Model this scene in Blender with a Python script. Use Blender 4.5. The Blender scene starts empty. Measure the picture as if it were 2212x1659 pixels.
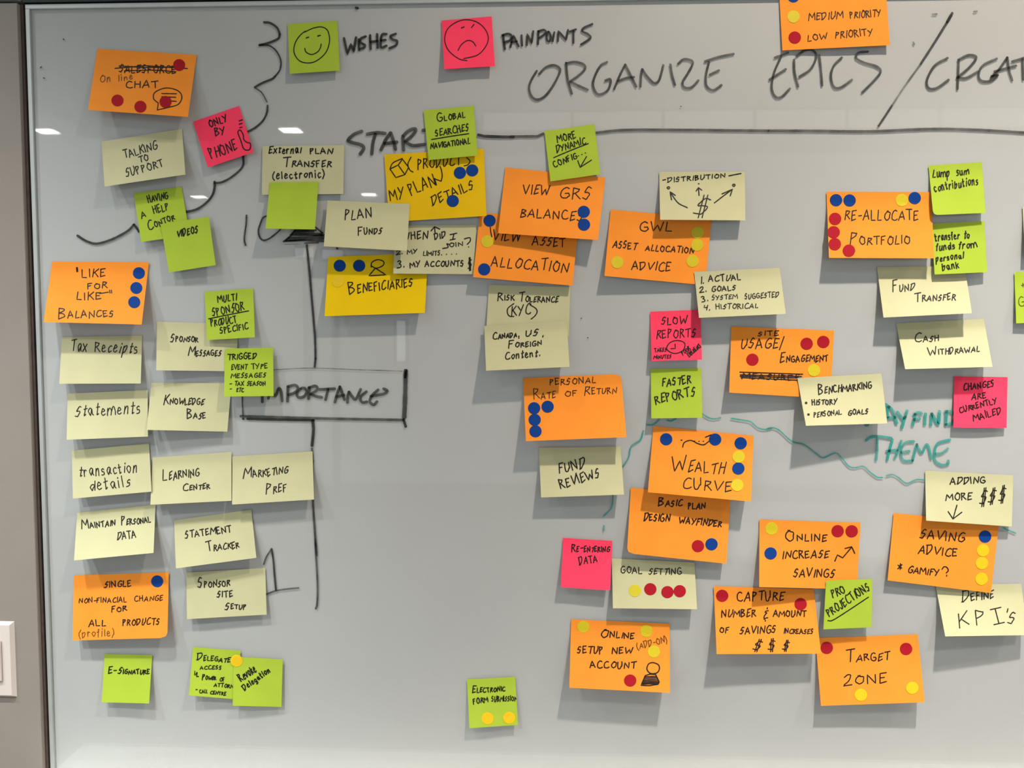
import bpy, bmesh, math, random
import numpy as np
from mathutils import Matrix, Vector
random.seed(7)
D = bpy.data
COL = bpy.context.scene.collection

# ------------------------------------------------------------------ camera
FPX, CW, CH = 1789.0, 2212.0, 1659.0
YAW, PITCH, ROLL = math.radians(2.3008), math.radians(-3.4686), math.radians(-0.0842)
CAM = np.array([0.0, -1.2678, 1.5])
def rotm():
    cy, sy, cp, sp, cr, sr = math.cos(YAW), math.sin(YAW), math.cos(PITCH), math.sin(PITCH), math.cos(ROLL), math.sin(ROLL)
    Rz = np.array([[cy, -sy, 0], [sy, cy, 0], [0, 0, 1]])
    Rx = np.array([[1, 0, 0], [0, cp, -sp], [0, sp, cp]])
    Ry = np.array([[cr, 0, sr], [0, 1, 0], [-sr, 0, cr]])
    return Rz @ Rx @ Ry
RM = rotm()
cam_d = D.cameras.new('camera'); cam = D.objects.new('camera', cam_d); COL.objects.link(cam)
cam_d.sensor_fit = 'HORIZONTAL'; cam_d.sensor_width = 36.0; cam_d.lens = FPX / CW * 36.0
cam_d.clip_start = 0.01; cam_d.clip_end = 60
mw = Matrix.Identity(4)
for i in range(3):
    mw[i][0] = RM[i][0]; mw[i][1] = RM[i][2]; mw[i][2] = -RM[i][1]; mw[i][3] = CAM[i]
cam.matrix_world = mw
SC = bpy.context.scene
SC.camera = cam

# ------------------------------------------------------------------ world, lamps, exposure
w = D.worlds.new('world'); SC.world = w; w.use_nodes = True
bg = w.node_tree.nodes['Background']
bg.inputs[0].default_value = (0.86, 0.95, 1.0, 1); bg.inputs[1].default_value = 0.42
SC.view_settings.view_transform = 'Standard'; SC.view_settings.look = 'None'
SC.view_settings.exposure = 0.95; SC.view_settings.gamma = 1.0; SC.view_settings.use_curve_mapping = False

CEIL = 3.25
def spot(name, loc, target, power, size_deg, blend, col, rad):
    l = D.lights.new(name, 'SPOT'); l.energy = power; l.spot_size = math.radians(size_deg); l.spot_blend = blend
    l.color = col; l.shadow_soft_size = rad
    o = D.objects.new(name, l); COL.objects.link(o); o.location = loc
    o.rotation_euler = (Vector(target) - Vector(loc)).to_track_quat('-Z', 'Y').to_euler()
    return o
WARM = (1.0, 0.87, 0.74); COOL = (0.95, 1.0, 0.99); NEUTRAL = (1.0, 0.995, 0.96)
spot('downlight_or_fill', (2.45, -0.92, CEIL - 0.06), (2.20, -0.50, 0.9), 128, 100, 1.0, WARM, 0.035)
spot('downlight_or_fill', (0.70, -0.92, CEIL - 0.06), (0.72, -0.50, 0.9), 108, 108, 1.0, WARM, 0.035)
spot('downlight_or_fill', (-2.00, -0.92, CEIL - 0.06), (-1.8, -0.20, 0.0), 100, 100, 1.0, COOL, 0.04)
spot('downlight_or_fill', (-1.50, -1.80, CEIL - 0.06), (-1.50, -0.81, 0.0), 168, 90, 1.0, COOL, 0.16)  # soft fill lamp added to brighten the left and bottom of the board
spot('downlight_or_fill', (1.50, -1.80, CEIL - 0.06), (1.50, -0.81, 0.0), 104, 90, 1.0, NEUTRAL, 0.16)  # matching soft fill lamp added on the right

for x_ in (-0.95, 0.70, 2.45):      # narrow fill beams added to brighten the lower board and tray
    spot('downlight_or_fill', (x_ + 0.02, -0.92, CEIL - 0.06), (x_, -0.35, 0.0), 122, 54, 1.0, (0.97, 1.0, 0.99), 0.05)

# ------------------------------------------------------------------ helpers
def ray(px, py):
    d = RM @ np.array([(px - CW / 2) / FPX, 1.0, -(py - CH / 2) / FPX])
    return d
def at(px, py, z=0.0):
    """the point seen at photo pixel (px, py) that stands z metres off the glass"""
    d = ray(px, py); t = (-z - CAM[1]) / d[1]
    p = CAM + d * t
    return np.array([p[0], -z, p[2]])

def srgb(r, g, b):
    f = lambda c: ((c / 255 + 0.055) / 1.055) ** 2.4 if c / 255 > 0.04045 else c / 255 / 12.92
    return (f(r), f(g), f(b), 1)
def mat(name, col, rough=0.6, spec=0.3, noise=0.0, nscale=60, bump=0.0, bscale=400, transl=0.0, metallic=0.0):
    m = D.materials.new(name); m.use_nodes = True; nt = m.node_tree; nd = nt.nodes; lk = nt.links
    p = nd['Principled BSDF']; p.inputs['Base Color'].default_value = col
    p.inputs['Roughness'].default_value = rough; p.inputs['Specular IOR Level'].default_value = spec
    p.inputs['Metallic'].default_value = metallic
    tc = nd.new('ShaderNodeTexCoord')
    colsock = None
    if noise:
        n = nd.new('ShaderNodeTexNoise'); n.inputs['Scale'].default_value = nscale; n.inputs['Detail'].default_value = 6
        lk.new(tc.outputs['Object'], n.inputs['Vector'])
        mr = nd.new('ShaderNodeMapRange'); mr.inputs[1].default_value = 0.3; mr.inputs[2].default_value = 0.7
        mr.inputs[3].default_value = 1 - noise; mr.inputs[4].default_value = 1 + noise * 0.4
        lk.new(n.outputs[0], mr.inputs[0])
        mx = nd.new('ShaderNodeVectorMath'); mx.operation = 'SCALE'; mx.inputs[0].default_value = col[:3]
        lk.new(mr.outputs[0], mx.inputs['Scale']); lk.new(mx.outputs[0], p.inputs['Base Color']); colsock = mx.outputs[0]
    if bump:
        n2 = nd.new('ShaderNodeTexNoise'); n2.inputs['Scale'].default_value = bscale; n2.inputs['Detail'].default_value = 3
        lk.new(tc.outputs['Object'], n2.inputs['Vector'])
        b = nd.new('ShaderNodeBump'); b.inputs['Strength'].default_value = bump; b.inputs['Distance'].default_value = 0.001
        lk.new(n2.outputs[0], b.inputs['Height']); lk.new(b.outputs[0], p.inputs['Normal'])
    if transl:
        t = nd.new('ShaderNodeBsdfTranslucent'); t.inputs[0].default_value = col
        if colsock: lk.new(colsock, t.inputs[0])
        s = nd.new('ShaderNodeMixShader'); s.inputs[0].default_value = transl
        lk.new(p.outputs[0], s.inputs[1]); lk.new(t.outputs[0], s.inputs[2])
        lk.new(s.outputs[0], nd['Material Output'].inputs['Surface'])
    return m
def emit(name, col, strength):
    m = D.materials.new(name); m.use_nodes = True; nt = m.node_tree
    e = nt.nodes.new('ShaderNodeEmission'); e.inputs[0].default_value = col; e.inputs[1].default_value = strength
    nt.links.new(e.outputs[0], nt.nodes['Material Output'].inputs['Surface']); return m

M = {}
# notes: fluorescent and pastel papers
M['orange'] = mat('orange_paper', srgb(236, 140, 47), 0.75, 0.12, 0.05, 25, 0.05, 1500, 0.10)
M['yellow'] = mat('pale_yellow_paper', srgb(189, 185, 145), 0.75, 0.12, 0.04, 25, 0.05, 1500, 0.12)
M['green'] = mat('lime_paper', srgb(163, 185, 57), 0.75, 0.12, 0.05, 25, 0.05, 1500, 0.12)
M['pink'] = mat('pink_paper', srgb(246, 64, 95), 0.75, 0.12, 0.05, 25, 0.05, 1500, 0.10)
M['gold'] = mat('golden_yellow_paper', srgb(224, 186, 4), 0.75, 0.12, 0.05, 25, 0.05, 1500, 0.10)
M['gold2'] = mat('mustard_yellow_paper', srgb(218, 176, 12), 0.75, 0.12, 0.05, 25, 0.05, 1500, 0.10)
M['ink'] = mat('black_pen_ink', srgb(26, 19, 16), 0.6, 0.2, 0.25, 300)
M['thin_ink'] = mat('faded_pen_ink', srgb(100, 60, 16), 0.6, 0.2, 0.2, 300)
M['olive_ink'] = mat('fine_green_black_ink', srgb(70, 70, 24), 0.6, 0.2, 0.2, 300)
M['blue'] = mat('blue_sticker_paper', srgb(12, 54, 120), 0.7, 0.08, 0.03, 200, 0.03, 900)
M['red'] = mat('red_sticker_paper', srgb(152, 22, 34), 0.7, 0.08, 0.03, 200, 0.03, 900)
def yellow_sticker(name, col, fac):
    m = mat(name, col, 0.5, 0.3, 0.06, 300)
    nt = m.node_tree; t = nt.nodes.new('ShaderNodeBsdfTransparent'); s = nt.nodes.new('ShaderNodeMixShader')
    s.inputs[0].default_value = fac
    nt.links.new(nt.nodes['Principled BSDF'].outputs[0], s.inputs[1]); nt.links.new(t.outputs[0], s.inputs[2])
    nt.links.new(s.outputs[0], nt.nodes['Material Output'].inputs['Surface']); return m
M['ysticker'] = yellow_sticker('yellow_sticker_paper', srgb(203, 188, 28), 0.2)
M['asticker'] = yellow_sticker('amber_sticker_paper', srgb(228, 184, 16), 0.15)
M['gsticker'] = yellow_sticker('golden_sticker_paper', srgb(218, 182, 4), 0.1)

def marker_mat(name, col, thin):
    """dry-erase ink: pigment that lies unevenly on glass, thin places let the board through"""
    m = mat(name, col, 0.45, 0.25, 0.2, 500)
    nt = m.node_tree; nd = nt.nodes; lk = nt.links
    tc = nd.new('ShaderNodeTexCoord'); n = nd.new('ShaderNodeTexNoise'); n.inputs['Scale'].default_value = 45
    n.inputs['Detail'].default_value = 5; lk.new(tc.outputs['Object'], n.inputs['Vector'])
    mr = nd.new('ShaderNodeMapRange'); mr.inputs[1].default_value = 0.35; mr.inputs[2].default_value = 0.75
    mr.inputs[3].default_value = thin * 0.3; mr.inputs[4].default_value = thin
    lk.new(n.outputs[0], mr.inputs[0])
    t = nd.new('ShaderNodeBsdfTransparent'); s = nd.new('ShaderNodeMixShader'); lk.new(mr.outputs[0], s.inputs[0])
    lk.new(nd['Principled BSDF'].outputs[0], s.inputs[1]); lk.new(t.outputs[0], s.inputs[2])
    lk.new(s.outputs[0], nd['Material Output'].inputs['Surface']); return m
M['mk_dark'] = marker_mat('black_marker_ink', srgb(30, 30, 28), 0.2)
M['mk_grey'] = marker_mat('worn_black_marker_ink', srgb(50, 50, 46), 0.38)
M['mk_faint'] = marker_mat('faint_marker_ink', srgb(70, 72, 70), 0.85)
M['mk_teal'] = marker_mat('teal_marker_ink', srgb(24, 140, 130), 0.45)

def link(name, verts, faces, material, parent=None, smooth=False, origin=None, kind=None):
    me = D.meshes.new(name)
    o0 = np.array(origin if origin is not None else (0, 0, 0), float)
    me.from_pydata([tuple(np.array(v) - o0) for v in verts], [], faces); me.validate(); me.update()
    if smooth: me.polygons.foreach_set('use_smooth', [True] * len(me.polygons))
    me.materials.append(material)
    o = D.objects.new(name, me); COL.objects.link(o)
    if parent is not None: o.parent = parent
    else: o.location = o0
    if kind: o['kind'] = kind
    return o
def box_data(x0, x1, y0, y1, z0, z1):
    v = [(x, y, z) for x in (x0, x1) for y in (y0, y1) for z in (z0, z1)]
    f = [(0, 1, 3, 2), (4, 6, 7, 5), (0, 4, 5, 1), (2, 3, 7, 6), (0, 2, 6, 4), (1, 5, 7, 3)]
    return v, f
def box(name, x0, x1, y0, y1, z0, z1, material, parent=None, bevel=0.0, kind=None):
    bm = bmesh.new(); v, f = box_data(x0, x1, y0, y1, z0, z1)
    vs = [bm.verts.new(p) for p in v]
    for q in f: bm.faces.new([vs[i] for i in q])
    bmesh.ops.recalc_face_normals(bm, faces=bm.faces)
    if bevel: bmesh.ops.bevel(bm, geom=bm.edges[:], offset=bevel, segments=2, affect='EDGES', clamp_overlap=True)
    me = D.meshes.new(name); bm.to_mesh(me); bm.free(); me.materials.append(material)
    o = D.objects.new(name, me); COL.objects.link(o)
    if parent is not None: o.parent = parent
    if kind: o['kind'] = kind
    return o
def tag(o, label, cat, group=None):
    o['label'] = label; o['category'] = cat
    if group: o['group'] = group

# ------------------------------------------------------------------ setting
GX0 = at(62.5, 200)[0]          # left outer edge of the board frame
GZ1 = at(600, 3.0)[2]           # top outer edge
FW = 0.0068                      # face width of the frame
GX1, GZ0 = 2.05, float(at(100, 1668)[2])
PANEL = mat('beige_wall_panel', srgb(131, 122, 114), 0.6, 0.25, 0.05, 9, 0.12, 700)
# a few scuffs on the beige panel
nt = PANEL.node_tree
PANELTOP = mat('grey_white_wall_panel', srgb(172, 172, 166), 0.6, 0.25, 0.05, 9, 0.1, 700)
DARK = mat('dark_reveal', srgb(34, 36, 38), 0.7, 0.2, 0.1, 40)
EDGE_SHADE = mat('shaded_panel_edge', srgb(74, 62, 56), 0.7, 0.2, 0.2, 80)  # beige panel's side face, its shade put into this darker colour
GLOSSDARK = mat('dark_header_panel', srgb(34, 39, 41), 0.4, 0.3, 0.05, 30)
CEILM = mat('ceiling_paint', srgb(225, 225, 222), 0.9, 0.1, 0.03, 5)
FLOORM = mat('floor_carpet', srgb(150, 148, 145), 0.95, 0.05, 0.2, 90, 0.3, 300)

WX = at(52.5, 200)[0]            # right edge of the beige wall panel
JZ0, JZ1 = at(30, 12.2)[2], at(30, 4.0)[2]   # horizontal joint between the two wall panels
FY = -0.010                      # wall panels and frame stand this far proud of the glass
wl = box('wall_left', -4.0, WX, FY, 0.03, 0.0, JZ0, PANEL, kind='structure', bevel=0.0008)
we = box('panel_edge', WX - 0.0002, WX + 0.0045, -0.0035, 0.03, 0.0, JZ0, EDGE_SHADE, parent=wl)
wu = box('wall_upper', -4.0, WX + 0.0005, FY, 0.03, JZ1, CEIL, PANELTOP, kind='structure', bevel=0.0008)
wt = box('trim_1', -4.0, 4.6, 0.012, 0.04, 0.0, CEIL, DARK, kind='structure')
wh = box('wall_header', GX0 - 0.001, 4.6, FY + 0.004, 0.011, GZ1 + 0.0018, CEIL, GLOSSDARK, kind='structure')
wb = box('wall_below', GX0, 4.6, FY, 0.011, 0.0, GZ0 - 0.032, PANEL, kind='structure')
wr = box('wall_right', GX1 + 0.006, 4.6, FY, 0.011, GZ0 - 0.032, GZ1 + 0.001, PANEL, kind='structure')
fl = box('floor', -4.0, 4.6, -7.0, 0.05, -0.05, 0.0, FLOORM, kind='structure')
ce = box('ceiling', -4.0, 4.6, -7.0, 0.05, CEIL, CEIL + 0.05, CEILM, kind='structure')

# light fixtures in the ceiling (they show as small bright reflections in the glass)
FIX = emit('lamp_diffuser', (1, 0.97, 0.92, 1), 26)
RIM = mat('white_fixture_rim', srgb(230, 230, 228), 0.4, 0.4)
def mirror_hit(px, py):
    d = ray(px, py); t = -CAM[1] / d[1]; p = CAM + d * t
    r = d * np.array([1, -1, 1]); s = (CEIL - 0.02 - p[2]) / r[2]
    return p + r * s
def fixture(x, y, label, hs=0.085):
    e = D.objects.new('ceiling_light', None); COL.objects.link(e); e.location = (x, y, CEIL)
    tag(e, label, 'ceiling light', 'square ceiling downlights')
    box('diffuser', -hs, hs, -hs, hs, -0.022, -0.016, FIX, e)
    for a, b, c, d in ((-hs - .012, hs + .012, hs, hs + .012), (-hs - .012, hs + .012, -hs - .012, -hs), (-hs - .012, -hs, -hs, hs), (hs, hs + .012, -hs, hs)):
        box('rim', a, b, c, d, -0.024, 0.0, RIM, e)
for q, lab in (((628, 281), 'square ceiling downlight mirrored in the glass above the electronic transfer note'),
               ((797, 420), 'square ceiling downlight mirrored in the glass above the plan funds note'),
               ((100, 283), 'square ceiling downlight mirrored at the left edge of the board'),
               ((430, 425), 'square ceiling downlight mirrored beside the help centre note')):
    h = mirror_hit(*q); fixture(h[0], h[1], lab)
for x, fy_, lab in ((0.70, -0.92, 'square downlight near the wall above the middle of the board'), (2.45, -0.92, 'square downlight near the wall above the right of the board'),
               (-2.0, -0.92, 'square downlight near the wall left of the board'), (-0.95, -0.92, 'square downlight near the wall above the left of the board'), (-1.5, -1.8, 'square rim added around the left fill lamp'), (1.5, -1.8, 'square rim added around the right fill lamp')):  # the last two rims are added to house the soft fill lamps
    e = D.objects.new('ceiling_light', None); COL.objects.link(e); e.location = (x, fy_, CEIL)
    tag(e, lab, 'ceiling light', 'square ceiling downlights')
    for a, b, c, d in ((-.09, .09, .075, .09), (-.09, .09, -.09, -.075), (-.09, -.075, -.075, .075), (.075, .09, -.075, .075)):
        box('rim', a, b, c, d, -0.01, 0.0, RIM, e)

# rear of the room: what the glass mirrors
RY = -5.0
def rear(px, py, y=RY):
    d = ray(px, py); t = -CAM[1] / d[1]; p = CAM + d * t
    r = d * np.array([1, -1, 1]); k = (y - p[1]) / r[1]
    return p + r * k
GLOW = emit('added_band_glow', (1.0, 0.97, 0.9, 1), 0.62)  # glow added for the pale band mirrored at the upper right
GLOW2 = emit('added_streak_glow', (0.9, 0.97, 1.0, 1), 1.6)  # glow added for the narrow upright streak in the glass
SCREEN = emit('added_patch_glow', (0.92, 0.97, 1.0, 1), 1.3)  # glow added for two small bright patches in the glass
MULL = mat('grey_mullion', srgb(170, 170, 166), 0.5, 0.3)
def glow_band(name, x0, x1, z0, z1, n, m):  # unseen glowing panes, added only for their reflections in the glass
    e = D.objects.new(name, None); COL.objects.link(e); e['kind'] = 'structure'; e.location = ((x0 + x1) / 2, RY, (z0 + z1) / 2)
    hx, hz = (x1 - x0) / 2, (z1 - z0) / 2
    for i in range(n):
        a = -hx + 2 * hx * i / n; b = -hx + 2 * hx * (i + 1) / n
        box('pane', a + .012, b - .012, -.004, .004, -hz + .02, hz - .02, m, e)
        box('mullion', b - .012, b + .012, -.02, .02, -hz, hz, MULL, e)
    box('mullion', -hx - .012, -hx + .012, -.02, .02, -hz, hz, MULL, e)
    box('band_rail', -hx, hx, -.02, .02, -hz, -hz + .02, MULL, e); box('band_rail', -hx, hx, -.02, .02, hz - .02, hz, MULL, e)
a0, a1 = rear(1042, 290), rear(2212, 222)
glow_band('glow_band_1', a0[0], 4.2, a0[2], a1[2] - 0.02, 7, GLOW)
b0, b1 = rear(860, 786), rear(874, 688)
glow_band('glow_band_2', b0[0] - .02, b1[0] + .02, b0[2], b1[2], 1, GLOW2)
def glow_panel(px0, py0, px1, py1, label):  # unseen glowing panel on a stand, made up for a mirrored bright patch
    c0, c1 = rear(px0, py1, -4.2), rear(px1, py0, -4.2)
    e = D.objects.new('glow_panel', None); COL.objects.link(e); e.location = ((c0[0] + c1[0]) / 2, -4.2, 0)
    tag(e, label, 'glow_panel', 'glowing panels added at the back of the room')
    hw = (c1[0] - c0[0]) / 2; z0, z1 = c0[2], c1[2]
    box('glow_face', -hw, hw, .016, .019, z0, z1, SCREEN, e)
    box('housing', -hw - .015, hw + .015, -.02, .016, z0 - .015, z1 + .015, GLOSSDARK, e, bevel=.004)
    box('stand', -.025, .025, -.05, -.02, 0, z0 + .05, GLOSSDARK, e)
    box('base', -.12, .12, -.15, .07, 0.0, .015, GLOSSDARK, e)
glow_panel(640, 536, 678, 556, 'unseen glowing panel added for the patch mirrored below the scribbled arrowhead')
glow_panel(698, 540, 742, 560, 'unseen glowing panel added for the patch mirrored below the plan funds note')

def mirror_at(px, py, z):
    d = ray(px, py); t = -CAM[1] / d[1]; p = CAM + d * t
    r = d * np.array([1, -1, 1]); return p + r * ((z - p[2]) / r[2])
t0, t1 = mirror_at(1500, 1200, 0.74), mirror_at(1850, 1085, 0.74)
tb = D.objects.new('meeting_table', None); COL.objects.link(tb)
tb.location = ((t0[0] + t1[0]) / 2, (t0[1] + t1[1]) / 2, 0)
tag(tb, 'white meeting table behind the photographer, mirrored faintly at the lower right', 'table')
hx, hy = abs(t1[0] - t0[0]) / 2 + .1, abs(t1[1] - t0[1]) / 2
TABLE = mat('white_table_laminate', srgb(240, 238, 232), 0.5, 0.3, 0.02, 8)
box('tabletop', -hx, hx, -hy, hy, .715, .74, TABLE, tb, bevel=.004)
for sx in (-1, 1):
    for sy in (-1, 1):
        cx_, cy_ = sx * (hx - .06), sy * (hy - .06); box('leg', cx_ - .02, cx_ + .02, cy_ - .02, cy_ + .02, 0, .7152, MULL, tb)

# ------------------------------------------------------------------ whiteboard
wbd = D.objects.new('whiteboard', None); COL.objects.link(wbd)
tag(wbd, 'large glass whiteboard in a thin pale metal frame covered with sticky notes', 'whiteboard')
FRAME = mat('pale_anodised_frame', srgb(184, 186, 182), 0.42, 0.5, 0.05, 30, metallic=0.6)
BACK = mat('white_back_paint', srgb(173, 172, 170), 0.8, 0.1, 0.035, 4)
GT = 0.0016
box('painted_back', GX0 + 0.001, GX1, GT, GT + 0.004, GZ0, GZ1 - 0.001, BACK, wbd)
gm = D.materials.new('clear_glass'); gm.use_nodes = True; nt = gm.node_tree; nd = nt.nodes
tr = nd.new('ShaderNodeBsdfTransparent'); tr.inputs[0].default_value = (0.985, 0.988, 0.985, 1)
gl = nd.new('ShaderNodeBsdfGlossy'); gl.inputs['Roughness'].default_value = 0.02
fr = nd.new('ShaderNodeFresnel'); fr.inputs[0].default_value = 1.5
geo = nd.new('ShaderNodeNewGeometry'); mth = nd.new('ShaderNodeMath'); mth.operation = 'SUBTRACT'; mth.inputs[0].default_value = 1.0
nt.links.new(geo.outputs['Backfacing'], mth.inputs[1])
m2 = nd.new('ShaderNodeMath'); m2.operation = 'MULTIPLY'; nt.links.new(fr.outputs[0], m2.inputs[0]); nt.links.new(mth.outputs[0], m2.inputs[1])
mx = nd.new('ShaderNodeMixShader'); nt.links.new(m2.outputs[0], mx.inputs[0]); nt.links.new(tr.outputs[0], mx.inputs[1]); nt.links.new(gl.outputs[0], mx.inputs[2])
nt.links.new(mx.outputs[0], nd['Material Output'].inputs['Surface'])
box('glass_panel', GX0 + 0.002, GX1 - 0.001, 0.0, GT - 0.0005, GZ0 + 0.001, GZ1 - 0.002, gm, wbd)
box('frame_rail', GX0, GX0 + FW, -0.003, GT, GZ0, GZ1 - FW, FRAME, wbd, bevel=0.0006)
box('frame_rail', GX0, GX1 + 0.005, -0.003, GT, GZ1 - FW, GZ1, FRAME, wbd, bevel=0.0006)
box('frame_rail', GX1 - 0.002, GX1 + 0.005, -0.003, GT, GZ0, GZ1 - FW, FRAME, wbd, bevel=0.0006)
box('frame_rail', GX0, GX1 + 0.005, FY, GT + 0.004, GZ0 - 0.03, GZ0 - 0.0062, FRAME, wbd, bevel=0.0006)
TRAY = mat('white_tray', srgb(245, 245, 240), 0.6, 0.3, 0.02, 20)
box('pen_tray', GX0, GX1 + 0.005, -0.090, GT, GZ0 - 0.006, GZ0, TRAY, wbd, bevel=0.001)
box('tray_lip', GX0, GX1 + 0.005, -0.093, -0.090, GZ0 - 0.006, GZ0 + 0.003, TRAY, wbd, bevel=0.001)

# light switch at the left edge
sw = D.objects.new('light_switch', None); COL.objects.link(sw)
tag(sw, 'white light switch plate cut by the left edge of the photo', 'light switch')
a = at(27.5, 1344, 0.014); b = at(27.5, 1507, 0.014)
PL = mat('white_switch_plastic', srgb(196, 184, 176), 0.4, 0.4, 0.02, 40)
def plate(name, x0, x1, z0, z1, y0, y1, ins, parent):
    vs = [(x0, y0, z0), (x1, y0, z0), (x1, y0, z1), (x0, y0, z1), (x0 + ins, y1, z0 + ins), (x1 - ins, y1, z0 + ins), (x1 - ins, y1, z1 - ins), (x0 + ins, y1, z1 - ins)]
    fs = [(4, 5, 6, 7), (0, 1, 5, 4), (1, 2, 6, 5), (2, 3, 7, 6), (3, 0, 4, 7), (3, 2, 1, 0)]
    return link(name, vs, fs, PL, parent)
pw, ph = 0.070, a[2] - b[2]
sw.location = (a[0] - pw / 2, FY, (a[2] + b[2]) / 2)
plate('cover_plate', -pw / 2, pw / 2, -ph / 2, ph / 2, 0.0, -0.006, 0.0045, sw)
box('rocker', -0.017, 0.017, -0.0095, -0.0062, -0.033, 0.033, PL, sw, bevel=0.001)

# ------------------------------------------------------------------ handwriting: a stroke alphabet
G = {
'A': (.8, '004980 2373'), 'B': (.65, '1910 ~1968775615 ~1564826110'), 'C': (.75, '~88592714216091'), 'D': (.75, '1910 ~094979866320 2000'),
'E': (.62, '8919 1910 1081 1565'), 'F': (.6, '1910 1989 1565'), 'G': (.75, '~88592714216092 9284 8454'), 'H': (.7, '1910 8980 1585'),
'I': (.2, '5950'), 'J': (.5, '~7972502002'), 'K': (.68, '1910 8914 3590'), 'L': (.6, '191080'), 'M': (.95, '0019538990'), 'N': (.8, '10198089'),
'O': (.78, '~59271422508284875839'), 'P': (.6, '1910 ~1968786614'), 'Q': (.78, '~592714225082848759 6390'), 'R': (.65, '1910 ~1968786614 4490'),
'S': (.62, '~8859262545745140 4001'), 'T': (.7, '0999 5950'), 'U': (.7, '~19132050738389'), 'V': (.75, '094099'), 'W': (1., '0920567099'),
'X': (.7, '0990 9900'), 'Y': (.7, '0945 9920'), 'Z': (.65, '~175988643211 110090'),
'1': (.25, '5950'), '2': (.6, '~17598875320 0 0090'.replace(' 0 ', '0 ')), '3': (.6, '~1849786645 ~4574815010'), '4': (.6, '191585 8970'),
'-': (.5, '1484'), '(': (.35, '~8A4726318b'), ')': (.35, '~1A5773621b'), '.': (.3, '4051'), ',': (.3, '614b'), "'": (.25, '6947'), '"': (.35, '3947 6977'),
'/': (.5, '9B0a'), '?': (.6, '~1749788553 5051'), '$': (.62, '~8859262545745140 4001 3b4B 5b6B'), '&': (.6, '~78482756 ~561320418 1'.replace('8 1', '81') + ' 5A5B 4a4b'),
'*': (.7, '5852 1783 1387'), '+': (.7, '5751 0494'), ':': (.3, '4051 4454'), ' ': (.55, ''),
'a': (.58, '~7546142240 ~40637571 7190'), 'b': (.58, '1910 ~1456755120 2010'), 'c': (.5, '~75461422408 1'.replace('8 1', '81')), 'd': (.58, '~7546142240 ~406374 8980'),
'e': (.52, '~13745636124081'), 'f': (.42, '~88695740 1676'), 'g': (.58, '~754614225073 ~75737b3c1b'), 'h': (.58, '1910 ~13466570'), 'i': (.22, '5650 5859'),
'k': (.5, '1910 7613 3480'), 'l': (.25, '5950'), 'm': (.9, '0600 ~03264440 ~43678490'), 'n': (.58, '1610 ~13466570'), 'o': (.55, '~4614225083854 6'.replace('4 6', '46')),
'p': (.58, '161d ~1456755120 2010'), 'r': (.45, '1610 ~134675'), 's': (.48, '~7556253363715010'), 't': (.48, '~49424071 1686'), 'u': (.58, '~16122050747 6 7680'.replace('7 6 ', '76 ')),
'v': (.55, '064086'), 'w': (.8, '0620446096'), 'x': (.55, '0680 8600'), 'y': (.55, '0642 861c'), 'j': (.3, '~767b4c1b'), 'q': (.58, '~7546142240 767c'), 'z': (.5, '06860080'),
}
YV = {'a': -1, 'b': -2, 'c': -3, 'd': -4, 'A': 10, 'B': 11}
def yv(c): return float(c) if c.isdigit() else float(YV[c])
def catmull(P, n=5):
    P = [np.array(p, float) for p in P]
    if len(P) < 3: return P
    closed = np.linalg.norm(P[0] - P[-1]) < 1e-6
    Q = ([P[-2]] if closed else [2 * P[0] - P[1]]) + P + ([P[1]] if closed else [2 * P[-1] - P[-2]])
    out = []
    for i in range(1, len(Q) - 2):
        a, b, c, d = Q[i - 1:i + 3]
        for k in range(n):
            t = k / n
            out.append(0.5 * (2 * b + (c - a) * t + (2 * a - 5 * b + 4 * c - d) * t * t + (3 * b - a - 3 * c + d) * t ** 3))
    out.append(P[-1]); return out
def glyph(ch):
    w_, s = G.get(ch, G['-']); out = []
    for st in s.split():
        sm = st[0] == '~'; st = st.lstrip('~')
        pts = [(float(st[i]) / 9.0, yv(st[i + 1]) / 9.0) for i in range(0, len(st) - 1, 2)]
        out.append(catmull(pts, 4) if sm else [np.array(p) for p in pts])
    return w_, out
def write(text, x0, y0, x1, y1, h):
    """strokes (photo pixels) of one handwritten line; '^' = large first letter of each word, the others small capitals"""
    small = text.startswith('^'); text = text.lstrip('^')
    items = []; x = 0.0; first = True
    for ch in text:
        sc_ = 1.0
        if small:
            if ch.isalpha() and not first and ch.islower(): sc_ = 0.64
            ch = ch.upper()
        first = (ch == ' ')
        w_, st = glyph(ch); w_ *= sc_
        items.append((x, w_, sc_, st)); x += w_ + 0.17 * sc_
    tot = x - 0.17 * (0.64 if small else 1)
    d = np.array([x1 - x0, y1 - y0], float); L = np.linalg.norm(d) or 1; e = d / L; up = np.array([e[1], -e[0]])
    k = L / tot; out = []
    slant = 0.10
    for (gx, w_, sc_, st) in items:
        jy = random.uniform(-.06, .06); jr = random.uniform(-.02, .14); js = random.uniform(.88, 1.1); sl = random.uniform(-.12, .16)
        for s in st:
            out.append([np.array([x0, y0]) + e * (gx + (p[0] * w_)) * k + e * (p[1] * (slant * .6 + sl) * sc_) * h
                        + up * ((p[1] * sc_ * js + jy + jr * (p[0] - .5)) * h) + np.array([random.uniform(-.3, .3), random.uniform(-.3, .3)]) for p in s])
    return out
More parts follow.
